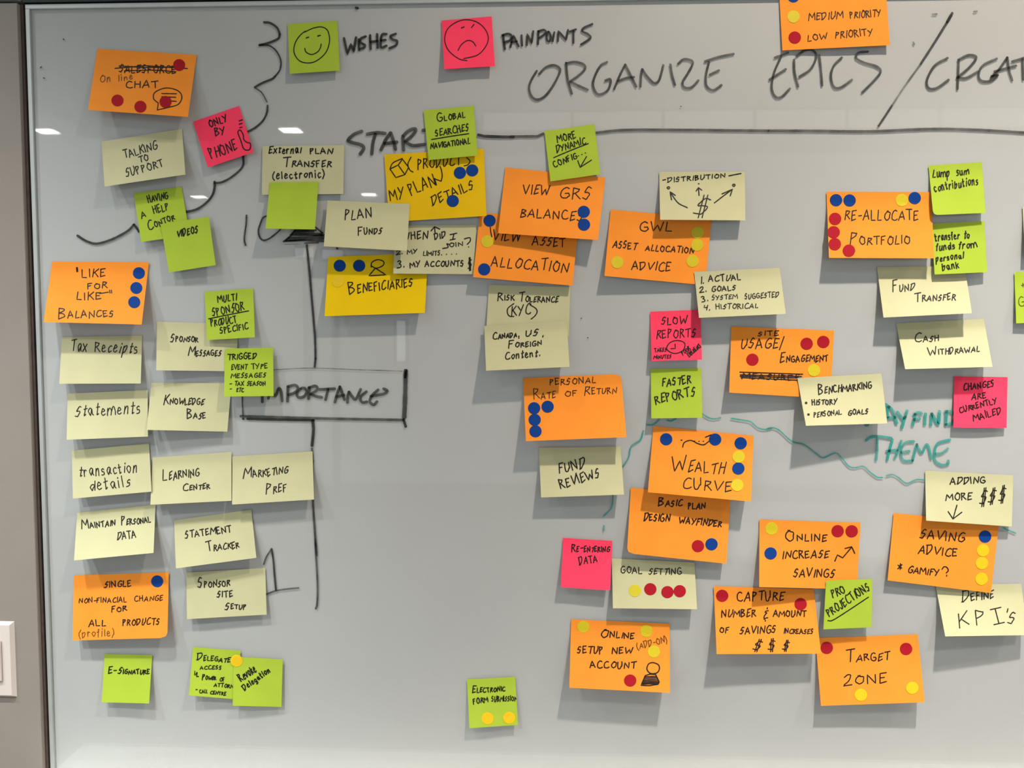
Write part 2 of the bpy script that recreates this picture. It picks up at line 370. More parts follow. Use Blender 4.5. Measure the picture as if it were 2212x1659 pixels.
TILE = {'A': (0, 0, 3.95), 'B': (550, 0, 3.95), 'C': (1100, 0, 3.95), 'D': (1652, 0, 3.95), 'E': (0, 400, 3.95), 'F': (550, 400, 3.95), 'G': (1100, 400, 3.95),
        'H': (1652, 400, 3.95), 'I': (0, 800, 3.95), 'J': (450, 780, 3.95), 'K': (1100, 800, 3.95), 'L': (1652, 800, 3.95), 'M': (0, 1200, 3.95), 'N': (550, 1239, 3.95),
        'O': (1100, 1200, 3.95), 'P': (1652, 1200, 3.95), 'Q': (280, 400, 8.296), 'R': (1010, 600, 7.9), 'S': (400, 1380, 9.217), 'T': (1960, 400, 5.1845),
        'U': (440, 1150, 7.9), 'V': (480, 420, 7.9), 'X': (820, 320, 5.53)}
def parse(spec):
    """'A CHAT@x0 y0 x1 y1 h' = a written line; 'A ~ x y x y ...' smooth stroke; 'A - x y ...' straight stroke; returns (kind, strokes, width factor)"""
    out = []
    for ln in spec.strip().split('\n'):
        ln = ln.strip()
        if not ln: continue
        wf = 1.0; ink = 'ink'
        if ln[0] == '!': ink = 'thin_ink'; ln = ln[1:]; wf = 0.75
        if ln[0] == '%': ink = 'olive_ink'; ln = ln[1:]; wf = 0.8
        ox, oy, s = TILE[ln[0]]; body = ln[2:]
        if '@' in body:
            t, nums = body.rsplit('@', 1); n = [float(a_) for a_ in nums.split()]
            if n[4] / s < 11: wf *= 0.85
            out.append(('handwriting', ink, write(t, ox + n[0] / s, oy + n[1] / s, ox + n[2] / s, oy + n[3] / s, n[4] / s), wf))
        else:
            grp = []
            for st in body.split(';'):
                st = st.strip(); sm = st[0] == '~'
                n = [float(a_) for a_ in st.lstrip('~-').split()]
                P = [np.array([ox + n[i] / s, oy + n[i + 1] / s]) for i in range(0, len(n), 2)]
                if len(P) == 1: P = [P[0] - .8, P[0] + .8]
                grp.append(catmull(P, 6) if sm else P)
            out.append(('drawing', ink, grp, wf))
    return out

def resample(P, step):
    out = [P[0]]
    for a_, b_ in zip(P[:-1], P[1:]):
        L = np.linalg.norm(b_ - a_); n = max(1, int(math.ceil(L / step)))
        for k in range(1, n + 1): out.append(a_ + (b_ - a_) * k / n)
    return out
def ribbon(P, wpx, place, verts, faces, keep=None, step=6.0):
    """flat ink line of width wpx (photo pixels) laid on a surface through place(x, y)"""
    P = resample(P, step)
    Q = [P[0]]
    for p in P[1:]:
        if np.linalg.norm(p - Q[-1]) > 0.15: Q.append(p)
    if len(Q) < 2: return
    n = len(Q); T = []
    for i in range(n):
        a_ = Q[max(i - 1, 0)]; b_ = Q[min(i + 1, n - 1)]; d = b_ - a_; T.append(d / (np.linalg.norm(d) or 1))
    h = wpx / 2
    # round ends
    Q = [Q[0] - T[0] * h * .8, Q[0] - T[0] * h * .35] + Q + [Q[-1] + T[-1] * h * .35, Q[-1] + T[-1] * h * .8]
    T = [T[0], T[0]] + T + [T[-1], T[-1]]
    W = [h * .45, h * .88] + [h * random.uniform(.92, 1.08) for _ in range(n)] + [h * .88, h * .45]
    base = None
    for i, (q, t, ww) in enumerate(zip(Q, T, W)):
        nn = np.array([-t[1], t[0]])
        ok = keep is None or (keep(q))
        if not ok: base = None; continue
        L_, R_ = q + nn * ww, q - nn * ww
        verts.append(place(*L_)); verts.append(place(*R_))
        k = len(verts)
        if base is not None: faces.append((k - 4, k - 3, k - 1, k - 2))
        base = k

# ------------------------------------------------------------------ sticky notes
RES = 0.0025
HX0, HZ0 = -1.0, 0.6
HM = np.zeros((int(1.9 / RES), int(1.9 / RES)))      # height of paper already on the board
def hidx(x, z): return int((x - HX0) / RES), int((z - HZ0) / RES)
def under(x, z):
    i, j = hidx(x, z)
    i0, i1, j0, j1 = max(i - 1, 0), min(i + 2, HM.shape[0]), max(j - 1, 0), min(j + 2, HM.shape[1])
    if i0 >= i1 or j0 >= j1: return 0.0
    return HM[i0:i1, j0:j1].max()
def prof(v):
    if v < .16: return 0.0
    t = (v - .16) / .84
    return (t ** 1.25) if t < 1 else 1 + 1.25 * (t - 1)
SIZES = {'orange': (6, 4), 'gold': (6, 4), 'gold2': (6, 4), 'yellow': (5, 3), 'green': (3, 3), 'pink': (3, 3)}
def lifts(C, W, H, prior=13.0, sig=7.0):
    TL, TR, BR, BL = C; a_ = at(*TL); b_ = at(*TR); e = (b_ - a_) / np.linalg.norm(b_ - a_)
    sc_ = np.linalg.norm(b_ - a_) / W if abs(np.linalg.norm(b_ - a_) / W - 1) < .06 else 1
    best = None
    for hl in np.arange(2, 36, 1.5):
        p = at(*BL, hl / 1000)
        cl = ((np.linalg.norm(p - a_) - H * sc_ * .995) / .0013) ** 2 + (np.dot(p - a_, e) / .0018) ** 2 + ((hl - prior) / sig) ** 2
        for hr in np.arange(2, 36, 1.5):
            q = at(*BR, hr / 1000)
            c = cl + ((np.linalg.norm(q - b_) - H * sc_ * .995) / .0013) ** 2 + (np.dot(q - b_, e) / .0018) ** 2 + ((hr - prior) / sig) ** 2
            c += ((np.linalg.norm(q - p) - W * sc_) / .0013) ** 2 + ((hl - hr) / 5) ** 2
            if best is None or c < best[0]: best = (c, hl, hr)
    return best[1] / 1000, best[2] / 1000
NU, NV = 14, 14
GROUP = {'orange': 'orange sticky notes', 'gold': 'golden yellow sticky notes', 'gold2': 'golden yellow sticky notes', 'yellow': 'pale yellow sticky notes',
         'green': 'lime green sticky notes', 'pink': 'pink sticky notes'}
REPORT = []
def note(color, corners, label, text='', dots='', lift=None, rnd=None, pen=2.5, top=None):
    c = corners; C = [np.array(c[i:i + 2], float) for i in (0, 2, 4, 6)]
    TL, TR, BR, BL = C
    Wi, Hi = SIZES[color]; W, H = Wi * .0254, Hi * .0254
    hl, hr = lifts(C, W, H)
    if lift: hl, hr = lift[0] / 1000, lift[1] / 1000
    def pix(u, v): return (TL * (1 - u) + TR * u) * (1 - v) + (BL * (1 - u) + BR * u) * v
    grid = [(u, v) for v in np.linspace(0, 1, 13) for u in np.linspace(0, 1, 13)]
    zt = 0.0006; add_l = add_r = 0.0
    def zz(u, v): return zt + 0 * u + ((hl + add_l) * (1 - u) + (hr + add_r) * u) * prof(v)
    def tops():
        need = 0.0006
        for u in np.linspace(.02, .98, 9):
            for v in (0, .05, .1, .16):
                p = at(*pix(u, v), zt); need = max(need, under(p[0], p[2]) + .0006)
        return need
    zt = tops() if top is None else top / 1000
    for it in range(60 if top is None else 0):
        bad = 0
        for u, v in grid:
            z = zz(u, v); p = at(*pix(u, v), z); nd_ = under(p[0], p[2]) + (.0006 if v > .2 else .0005)
            if nd_ > z + 1e-5:
                bad = 1
                if v < .3: zt += min(nd_ - z, .001)
                elif u < .5: add_l += .0008
                else: add_r += .0008
        if not bad: break
    REPORT.append((label[:40], round(hl * 1e3, 1), round(hr * 1e3, 1), round(zt * 1e3, 1), round(add_l * 1e3, 1), round(add_r * 1e3, 1)))
    wav = random.uniform(-.0006, .0006); ph_ = random.uniform(0, 6)
    def zf(u, v): return zz(u, v) + max(0, prof(min(v, 1))) * wav * math.sin(u * 5 + ph_)
    def surf(u, v, off=0.0):
        return at(*pix(u, v), zf(u, v) + off)
    # inverse bilinear
    def uv(px, py):
        u = v = .5; P = np.array([px, py])
        for _ in range(5):
            r = pix(u, v) - P
            du = (TR - TL) * (1 - v) + (BR - BL) * v; dv = (BL - TL) * (1 - u) + (BR - TR) * u
            det = du[0] * dv[1] - du[1] * dv[0]
            u -= (r[0] * dv[1] - r[1] * dv[0]) / det; v -= (du[0] * r[1] - du[1] * r[0]) / det
        return u, v
    def place(px, py, off=.00025):
        u, v = uv(px, py); return at(px, py, zf(min(max(u, 0), 1), min(max(v, 0), 1)) + off)
    org = at(*((TL + TR) / 2), 0)
    verts, faces = [], []
    us = np.linspace(0, 1, NU + 1); vs_ = np.linspace(0, 1, NV + 1)
    def corner(u, v):
        if rnd:
            cu, cv, r = rnd; rv = r * W / H
            du, dv = abs(u - cu), abs(v - cv)
            if du < r and dv < rv:
                a_, b_ = 1 - du / r, 1 - dv / rv; L = math.hypot(a_, b_); m_ = max(a_, b_)
                if L > 1e-6:
                    a_, b_ = a_ * m_ / L, b_ * m_ / L
                    u = cu + (1 if cu == 0 else -1) * (1 - a_) * r; v = cv + (1 if cv == 0 else -1) * (1 - b_) * rv
        return u, v
    for off in (0.0, -.00018):
        for v in vs_:
            for u in us:
                a_, b_ = corner(u, v); verts.append(surf(a_, b_, off))
    S = NU + 1; K = S * (NV + 1)
    for j in range(NV):
        for i in range(NU):
            q = j * S + i
            faces.append((q, q + S, q + S + 1, q + 1)); faces.append((K + q, K + q + 1, K + q + S + 1, K + q + S))
    rim = []
    for i in range(NU):
        rim.append((i, i + 1, K + i + 1, K + i)); q = NV * S + i; rim.append((q + 1, q, K + q, K + q + 1))
    for j in range(NV):
        q = j * S; rim.append((q + S, q, K + q, K + q + S)); q += NU; rim.append((q, q + S, K + q + S, K + q))
    for f_ in rim:
        n_ = len(verts); verts.extend([verts[k_] for k_ in f_]); faces.append((n_, n_ + 1, n_ + 2, n_ + 3))
    o = link('sticky_note', verts, faces, M[color], smooth=True, origin=org)
    tag(o, label, 'sticky note', GROUP[color])
    # update height map
    for u in np.linspace(0, 1, 90):
        for v in np.linspace(0, 1, 90):
            p = surf(u, v); i, j = hidx(p[0], p[2])
            if 0 <= i < HM.shape[0] and 0 <= j < HM.shape[1]: HM[i, j] = max(HM[i, j], -p[1])
    keep = lambda q: (lambda t: .004 < t[0] < .996 and .004 < t[1] < .996)(uv(q[0], q[1]))
    # writing: one part per kind of ink
    buckets = {}
    for nl, (kind, ink, strokes, wf) in enumerate(parse(text)):
        b_ = buckets.setdefault((kind, ink, nl if kind == 'drawing' else 0), ([], []))
        for s in strokes: ribbon([np.array(p, float) for p in s], pen * wf * .92, place, b_[0], b_[1], keep, 5.0)
    for (kind, ink, nl), (vv, ff) in buckets.items():
        if not ff: continue
        c_ = link(kind, vv, ff, M[ink], o, origin=org)
        if ink == 'thin_ink': c_['label'] = 'fine brown pen lettering'
        elif ink == 'olive_ink': c_['label'] = 'fine olive pen lettering'
    # round stickers
    NAMES = {'b': ('blue', 'blue round sticker'), 'r': ('red', 'red round sticker'), 'y': ('ysticker', 'yellow round sticker'), 'a': ('asticker', 'amber yellow round sticker'),
             'g': ('gsticker', 'golden yellow round sticker')}
    k = 0
    for ds in dots.split():
        cc = ds[0]; cx, cy = [float(t) for t in ds[1:].split(',')]; k += 1
        R0 = 13.3 * (1 + (cx - 1106) * .00002) ; vv, ff = [], []
        off0 = .00035 + .00005 * k
        for ring, rr in enumerate((0, .35, .7, .98, 1.0)):
            nn = 1 if ring == 0 else 32
            for t in range(nn):
                a_ = 2 * math.pi * t / 32
                x_, y_ = cx + math.cos(a_) * R0 * rr, cy + math.sin(a_) * R0 * rr * .985
                vv.append(place(x_, y_, off0 if ring < 4 else .0001))
        for t in range(32): ff.append((0, 1 + (t + 1) % 32, 1 + t))
        for ring in range(3):
            b0 = 1 + ring * 32
            for t in range(32): ff.append((b0 + t, b0 + (t + 1) % 32, b0 + 32 + (t + 1) % 32, b0 + 32 + t))
        d_ = link('round_sticker', vv, [f_[::-1] for f_ in ff], M[NAMES[cc][0]], o, origin=org)
        d_['label'] = NAMES[cc][1]
    return o

# ------------------------------------------------------------------ marker writing on the glass
def marker(name, label, spec, default='mk_dark'):
    """spec lines: 'tile width [ink] ; smooth strokes x y x y ; ...' in photo-tile pixels"""
    buckets = {}
    for ln in spec.strip().split('\n'):
        hd, *sts = ln.split(';'); hd = hd.split(); ox, oy, s = TILE[hd[0]]; wd = float(hd[1]) / s
        ink = 'mk_' + hd[2] if len(hd) > 2 else default
        vv, ff = buckets.setdefault(ink, ([], []))
        for st in sts:
            n = [float(a_) for a_ in st.replace('~', '').split()]
            P = [np.array([ox + n[i] / s, oy + n[i + 1] / s]) for i in range(0, len(n), 2)]
            if len(P) == 1: P = [P[0] - .6, P[0] + .6]
            if '~' in st: P = catmull(P, 6)
            if name == 'marker_line':      # each drawn line is a piece of its own
                v1, f1 = [], []
                ribbon(P, wd, lambda x_, y_: at(x_, y_, .00025), v1, f1, None, 5.0)
                o = link(name, v1, f1, M[ink], wbd); o['label'] = label
            else: ribbon(P, wd, lambda x_, y_: at(x_, y_, .00025), vv, ff, None, 5.0)
    for ink, (vv, ff) in buckets.items():
        if ff: o = link(name, vv, ff, M[ink], wbd); o['label'] = label
#@@DATA@@

O, Y, GN, PK = 'orange', 'yellow', 'green', 'pink'
# --- top left cluster
note(O, (210.6, 105, 425, 118.5, 406, 252.7, 190, 237.5), 'orange note reading ON LINE CHAT, four red dots, topmost at the left', '''
A SALESFORCE@1015 615 1500 628 66
A - 980 583 1240 560 1600 585 ; ~ 1015 562 1240 575 1500 572 ; ~ 1060 605 1300 598 1500 612
!A On@850 702 945 697 58
!A line@1005 692 1135 676 50
A CHAT@1070 748 1350 752 60
A ~ 1350 880 1310 840 1325 785 1420 750 1520 775 1552 830 1520 890 1440 915 1342 938 ; - 1342 938 1350 880 ; - 1380 798 1505 800 ; - 1380 825 1500 830 ; - 1420 858 1505 865
''', 'r387,140.5 r253.7,217 r303.3,230.4 r357.5,220')
note(Y, (219, 306, 393, 278.5, 400.5, 377, 226, 403), 'pale yellow note reading TALKING TO SUPPORT, below the orange chat note', '''
A TALKING@1060 1352 1345 1268 68
A TO@1188 1388 1270 1368 48
A SUPPORT@1078 1512 1395 1415 66
''')
note(PK, (417, 263, 516.5, 228.6, 548, 328.6, 449, 362), 'tilted pink note reading ONLY BY PHONE beside the talking to support note', '''
A ONLY@1788 1088 1945 1030 60
A BY@1838 1162 1925 1140 62
A PHONE@1805 1358 2030 1272 92
A ~ 2050 1110 2030 1130 2055 1200 2082 1272 2130 1275 2136 1225 2108 1215 2080 1190 2075 1150 2050 1110 ; - 2040 1032 2068 1022 ; - 2040 1060 2065 1052 ; - 2045 1090 2065 1085
''', pen=2.8, top=.6)
note(GN, (288.6, 417.7, 392, 403, 410, 508, 305, 522.8), 'lime green note reading HAVING A HELP CENTER, partly under the videos note', '''
Q HAVING@335 318 690 235 120
Q A@215 600 300 560 100
Q HELP@435 515 705 440 135
Q ^Contor@340 815 815 610 150
''', lift=(8, 5))
note(GN, (347, 484, 451, 467.8, 466, 572.7, 365, 588.6), 'lime green note reading VIDEOS above the like for like note', '''
Q VIDEOS@850 928 1225 855 115
''', pen=3)
note(O, (112.7, 565, 322, 566, 306, 701, 94.5, 695.7), 'orange note reading LIKE FOR LIKE BALANCES with three blue dots', '''
E - 652 702 656 740 ; - 660 702 663 738
E LIKE@695 785 900 780 66
E FOR@745 885 915 878 50
E LIKE@650 978 865 976 62
E - 935 895 938 920 ; - 950 895 953 920 ; - 850 925 925 912
E ^Balances@492 1135 972 1122 88
''', 'b300,590 b294.4,622 b290,652.7')
# --- pale yellow rows
note(Y, (133.7, 728, 307, 725, 304, 828.4, 128, 829), 'pale yellow note reading TAX RECEIPTS in rounded lower case', '''
E Tax@600 1415 740 1415 95
E Receipts@805 1420 1175 1438 88
''', pen=2.3)
note(Y, (339, 695, 514, 700, 511, 802, 337.5, 800), 'pale yellow note reading SPONSOR MESSAGES under two lime notes', '''
E ^Sponsor@1452 1335 1690 1338 68
E ^Messages@1605 1455 1885 1455 72
''', lift=(14, 5))
note(GN, (442, 630, 547, 623, 550.6, 728.6, 447, 734.7), 'lime green note reading MULTI SPONSOR PRODUCT SPECIFIC', '''
E MULTI@1860 1000 2020 980 55
E SPONSOR@1815 1118 2085 1065 70
E - 1780 1140 1950 1105 2122 1072
E PRODUCT@1800 1205 2020 1172 58
E SPECIFIC@1880 1268 2120 1222 52
''', pen=2.6)
note(Y, (146, 850.6, 319, 841.8, 319.5, 943, 144, 950), 'pale yellow note reading STATEMENTS, below the tax receipts note', '''
I Statements@640 390 1200 368 92
''', pen=2.3)
note(Y, (327, 826.6, 500, 828, 491, 932.4, 317, 928.6), 'pale yellow note reading KNOWLEDGE BASE', '''
I ^Knowledge@1392 288 1740 293 78
I ^Base@1592 408 1755 412 78
''', lift=(18, 8))
note(GN, (486, 753, 590, 750.6, 591, 855.4, 483.7, 856.7), 'lime green note listing event type messages, over the importance box', '''
E TRIGGED@1942 1490 2188 1480 48
J EVENT@195 72 330 68 40
J TYPE@368 68 505 58 42
J MESSAGES@192 145 492 136 38
J -@183 208 205 206 30
J TAX SEASON@222 208 488 208 34
J -@185 252 203 250 30
J ETC@240 262 300 262 30
''', pen=2.6)
note(Y, (155, 973.4, 322, 957.5, 327.3, 1062, 157.5, 1077), 'pale yellow note reading TRANSACTION DETAILS in lower case', '''
I transaction@672 908 1172 866 88
I details@765 1028 1115 988 88
''', pen=2.3)
note(Y, (329.6, 988.6, 500, 976, 500, 1081.8, 324.8, 1090.4), 'pale yellow note reading LEARNING CENTER between two other pale notes', '''
I ^Learning@1385 940 1700 896 96
I ^Center@1555 1026 1790 1008 66
''', top=.6, lift=(17, 15))
note(Y, (502, 986, 675, 975, 678.4, 1079, 501.4, 1090), 'pale yellow note reading MARKETING PREF beside the long vertical marker line', '''
J ^Marketing@297 1000 680 958 92
J ^Pref@487 1133 668 1108 96
''', top=.6, lift=(16, 14))
note(Y, (166.6, 1107.6, 336, 1090, 331.6, 1194.4, 160, 1210.6), 'pale yellow note reading MAINTAIN PERSONAL DATA', '''
I ^Maintain@698 1355 985 1325 78
I ^Personal@1035 1322 1288 1298 78
I DATA@1000 1446 1162 1430 62
''', top=.6)
note(Y, (376, 1124, 543, 1101, 553.7, 1205, 380, 1227.8), 'pale yellow note reading STATEMENT TRACKER', '''
I STATEMENT@1580 1432 1975 1378 58
I ^Tracker@1765 1545 2042 1512 78
''')
note(O, (159.5, 1243, 365, 1236, 361.5, 1378, 157, 1383.5), 'orange note about a single non-financial change for all products, one blue dot', '''
M SINGLE@888 272 1120 262 52
M NON-FINACIAL@672 406 1080 396 42
M CHANGE@1145 392 1390 384 42
M FOR@950 485 1082 470 44
M ALL@755 606 905 598 55
M PRODUCTS@1045 597 1360 588 54
!M (profile)@668 698 975 688 62
''', 'b339.5,1255.7', rnd=(1, 1, .06))
note(Y, (402.5, 1236.7, 573, 1227, 576, 1327.6, 403.8, 1337.5), 'pale yellow note reading SPONSOR SITE SETUP beside the handwritten number one', '''
M ^Sponsor@1688 276 1962 262 82
M SITE@1850 356 1988 352 48
M ^Setup@1918 459 2098 455 62
''')
note(GN, (226, 1412.7, 329, 1415, 322, 1519.7, 219.7, 1517), 'lime green note reading E-SIGNATURE at the bottom left', '''
M ^E-Signature@922 1008 1275 1014 58
''', pen=2.7)
note(GN, (417, 1397.5, 520, 1405.6, 512, 1511, 408, 1502), 'lime green note reading DELEGATE ACCESS, left one of an overlapping pair', '''
S ^Delegate@230 418 895 472 140
S ACCESS@292 605 725 608 72
S ie@175 722 240 728 80
S - 225 750 265 750
S ^Power@330 808 612 820 110
S OF@682 843 790 843 75
S ATTORNEY@570 950 1080 1000 72
S - 215 1012 240 1010
S CALL@285 1080 445 1080 68
S CENTRE@492 1098 812 1125 62
''', lift=(11, 5), pen=2.5)
note(GN, (505, 1418.5, 610.8, 1424.6, 608, 1527, 502.5, 1524.5), 'lime green note reading REVOKE DELEGATION on a slant, right one of a pair', '''
S Revoke@1110 855 1430 655 150
S Delegation@1180 1030 1700 655 105
''', 'a511,1427.3', pen=2.8)
# --- top centre
note(GN, (621.4, 52, 728.5, 45, 734, 152.4, 626, 159.5), 'lime green note with a drawn smiling face beside the word WISHES', '''
B ~ 425 275 500 240 575 230 625 265 639 350 612 440 545 508 470 537 385 520 337 450 345 370 385 305 432 265 ; - 440 325 462 315 ; - 443 320 460 320 ; - 538 310 560 300 ; - 540 305 562 302 ; ~ 428 412 440 445 488 465 540 440 562 405 568 375
''', pen=2.4)
note(PK, (953.8, 44.3, 1062, 35.4, 1069, 143, 959.4, 149.4), 'pink note with a drawn sad face beside the word PAINPOINTS', '''
B ~ 1812 517 1740 500 1655 430 1622 340 1645 250 1715 192 1800 168 1890 185 1960 240 1994 320 1970 400 1900 470 1785 500 ; - 1765 240 1788 228 ; - 1766 236 1786 232 ; - 1850 235 1872 208 ; - 1853 232 1868 215 ; ~ 1735 430 1765 380 1815 346 1860 355 1888 392
''', pen=2.4)
note(Y, (567, 316, 743.7, 313.4, 741.6, 419, 565.7, 420.8), 'pale yellow note reading EXTERNAL PLAN TRANSFER under a blank lime note', '''
B External@118 1310 398 1306 62
B PLAN@472 1312 665 1310 48
B ^Transfer@235 1422 655 1422 76
B (electronic)@150 1530 600 1512 62
''', lift=(4, 4), pen=2.8, top=.6)
note(GN, (583, 393.7, 688, 392.4, 680.4, 495.7, 573.5, 493.7), 'blank lime green note hanging below the external plan transfer note')
note('gold', (709, 555, 925, 546, 917.6, 676, 701, 683), 'golden note reading BENEFICIARIES with two blue dots and a stick figure', '''
F ^Beneficiaries@805 925 1350 862 112
F ~ 995 700 1000 660 1050 636 1100 652 1095 685 1040 708 992 688 ; - 1030 708 1120 765 975 773 1030 708
''', 'b733.8,574 b775.8,574 g729.7,607.6', pen=2.7, lift=(16, 16))
note(Y, (853, 487, 1029, 486, 1023.4, 592.4, 849.5, 591), 'pale yellow note asking WHEN DID I JOIN with numbered lines', '''
F WHEN@1262 465 1480 455 60
F DID@1537 460 1630 450 50
F - 1668 422 1725 410 ; - 1700 418 1690 465 ; - 1668 468 1712 458
F - 1665 505 1640 500 ; ~ 1640 500 1650 530 1605 540
F OIN@1660 530 1780 515 32
F ~ 1790 458 1835 448 1840 475 1815 505 ; - 1826 525 1826 528
F - 1540 410 1535 355 ; - 1505 390 1535 355 1580 375
F 2.@1208 594 1268 585 40
F MY@1303 588 1385 582 40
F LIMITS. . . .@1437 602 1728 588 36
F 3.@1212 705 1285 695 55
F MY@1327 706 1410 695 48
F ACCOUNTS@1452 695 1785 690 46
F $@1820 712 1858 705 72
''', lift=(10, 6), pen=2.7)
note(O, (1036.5, 459.5, 1251, 473, 1236.7, 617, 1022, 598.7), 'orange note reading VIEW ASSET ALLOCATION, tucked under the view balances note', '''
X - 1322 945 1328 1000 1340 1060
G VIEW@-145 470 90 480 105
G ASSET@195 505 475 528 78
G ALLOCATION@-157 690 500 742 90
''', 'b1057.6,476.7 y1052.5,521.5 b1046,581.8', pen=2.6)
note(O, (1091.8, 361.5, 1307.6, 383.5, 1291.6, 518.5, 1076, 503.8), 'orange note reading VIEW BALANCES with two stacked blue dots', '''
G VIEW@118 72 332 85 82
G GRS@425 108 695 125 100
G BALANCES@92 270 625 303 74
''', 'b1261,457.5 b1261.5,485.3', pen=2.6)
note('gold2', (830, 334, 1045, 321, 1050.8, 466.3, 840.5, 479.5), 'mustard yellow note reading MY PLAN DETAILS with three blue dots', '''
B - 1155 1442 1205 1515 1282 1490 1225 1408 1155 1442 ; ~ 1155 1442 1180 1390 1260 1352 ; - 1225 1408 1262 1358 1314 1428 1282 1490
B PRODUCT@1390 1448 1760 1400 82
B ~ 1335 1340 1308 1400 1325 1450 1352 1468 ; ~ 1810 1345 1838 1375 1820 1405 1788 1415
X MY@130 635 290 610 135
X PLAN@375 560 680 440 140
X ~ 680 440 655 360 ; - 655 365 735 395 ; ~ 735 395 748 330 738 260 720 215
X DETAILS@630 690 1130 480 110
''', 'b993.5,373.4 b1020,368 b978,434', pen=2.6, lift=(6, 9))
note(Y, (707.5, 433, 885, 440.5, 879, 541.8, 699.4, 532), 'pale yellow note reading PLAN FUNDS', '''
F PLAN@768 298 1002 275 82
F ^Funds@880 424 1085 415 78
''', pen=2.7)
note(GN, (915, 238.7, 1023, 228, 1032, 336, 926, 346), 'lime green note reading GLOBAL SEARCHES NAVIGATIONAL', '''
B ^Global@1555 1036 1800 1005 72
B SEARCHES@1545 1165 1828 1115 56
B ~ 1510 1190 1660 1165 1828 1140
B NAVIGATIONAL@1500 1270 1840 1225 46
''', pen=2.6)
note(GN, (1176, 283.5, 1284, 268.4, 1297, 376.5, 1189, 392), 'lime green note reading MORE DYNAMIC CONFIG on the long horizontal line', '''
C MORE@412 1216 572 1175 58
C DYNAMIC@405 1302 655 1225 56
C ~ 380 1345 520 1285 675 1225
C CONFIG@385 1430 582 1348 50
C - 590 1330 594 1330 ; - 618 1318 622 1318 ; - 648 1305 652 1304
C - 702 1365 605 1428 ; - 660 1335 605 1428 585 1370
''', pen=2.5)
note(O, (1319, 452.4, 1537.5, 472, 1523, 616, 1305.6, 596), 'orange note reading ASSET ALLOCATION ADVICE with four yellow dots', '''
G GWL@1108 388 1392 397 82
G ASSET@882 530 1085 548 58
G ALLOCATION@1160 556 1575 580 48
G ADVICE@1045 712 1375 738 70
''', 'y1506.8,502.5 y1506,529 y1496,564 y1333.4,566.6', lift=(14, 4), pen=2.6)
note(Y, (1424, 371, 1609, 371, 1610, 476, 1426, 474.7), 'pale yellow note with DISTRIBUTION, a dollar sign and three arrows', '''
C - 1310 1537 1335 1532 ; - 1875 1500 1925 1490 1978 1480
C DISTRIBUTION@1350 1556 1845 1514 38
C ~ 1350 1596 1364 1594 1368 1605 1356 1612 1348 1602 1352 1595 ; ~ 1908 1574 1922 1572 1926 1583 1914 1590 1906 1580 1910 1573 ; - 1614 1568 1620 1568
G $@1570 245 1715 245 125
G ~ 1520 192 1440 150 1375 62 ; - 1385 125 1372 55 1418 88
G - 1620 88 1615 22 ; - 1595 50 1615 20 1642 42
G ~ 1750 152 1830 90 1905 35 ; - 1815 75 1905 35 1885 92
''', pen=2.8)
note(PK, (1404.6, 673.4, 1513, 669, 1516.5, 777, 1407.6, 780), 'pink note reading SLOW REPORTS with a small drawn clock', '''
G SLOW@1298 1190 1515 1180 64
G REPORTS@1255 1312 1592 1290 72
G ~ 1345 1400 1370 1345 1440 1325 1498 1350 1482 1410 1410 1436 1345 1400 ; - 1415 1355 1418 1392 1380 1395
G TAKES@1240 1422 1342 1418 30
G MINUTES@1232 1482 1382 1475 28
G POOR@1482 1452 1548 1400 34
G EXPERIENCE@1535 1468 1642 1375 34
''', pen=2.5)
note(Y, (1499.5, 587.3, 1684, 578.5, 1697.6, 678, 1510, 686.6), 'pale yellow note listing ACTUAL, GOALS, SYSTEM SUGGESTED, HISTORICAL', '''
G 1.@1635 840 1662 842 55
G ACTUAL@1700 824 1978 808 50
G 2.@1625 916 1688 910 45
G GOALS@1725 908 1932 896 44
G 3.@1640 994 1702 986 45
G SYSTEM@1730 980 1948 966 38
G SUGGESTED@2010 972 2299 952 42
G 4.@1655 1065 1718 1070 44
G HISTORICAL@1762 1060 2125 1048 42
''', pen=2.6, lift=(15, 15))
note(GN, (1405.6, 797, 1515, 795, 1517, 902.5, 1406.8, 903.8), 'lime green note reading FASTER REPORTS, below the pink one', '''
K FASTER@1305 136 1552 112 64
K REPORTS@1248 286 1588 212 74
''', pen=2.9)
note(Y, (1056, 615, 1232, 620, 1228.7, 726.6, 1050, 722), 'pale yellow note reading RISK TOLERANCE below the asset allocation note', '''
R ^Risk@508 388 800 385 150
R ^Tolerance@870 408 1548 415 145
R ~ 790 440 690 520 680 600 720 655 790 660 ; ~ 1062 460 1160 520 1188 580 1150 650 1085 705
R KYC@745 655 1080 620 165
''', lift=(5, 5), pen=2.6, top=.6)
note(Y, (1046, 704, 1224, 693, 1230.4, 792.4, 1050, 800.8), 'pale yellow note reading CANADA, US, FOREIGN CONTENT', '''
R ^Canada,@425 1045 895 1015 128
R US@985 1000 1210 975 100
R ,@1262 1000 1305 998 90
R ^Foreign@690 1200 1270 1155 118
R Content.@640 1398 1250 1335 115
''', pen=2.8, lift=(20, 18))
note(O, (1129.9, 816.5, 1341.5, 807.6, 1353, 944.3, 1136, 953), 'orange note reading PERSONAL RATE OF RETURN with four blue dots', '''
K PERSONAL@345 128 742 106 50
K ^Rate@207 244 398 234 82
K OF@472 222 582 214 44
K ^Return@637 212 918 194 78
''', 'b1153.7,881.8 b1183,878.5 b1155,906.8 b1156.7,931.6', rnd=(1, 0, .06), pen=2.0)
note(Y, (1164, 967, 1340.5, 964.6, 1348, 1068.4, 1168.9, 1074.7), 'pale yellow note reading FUND REVIEWS', '''
K FUND@425 878 650 825 78
K REVIEWS@438 1015 775 908 80
''', pen=2.9)
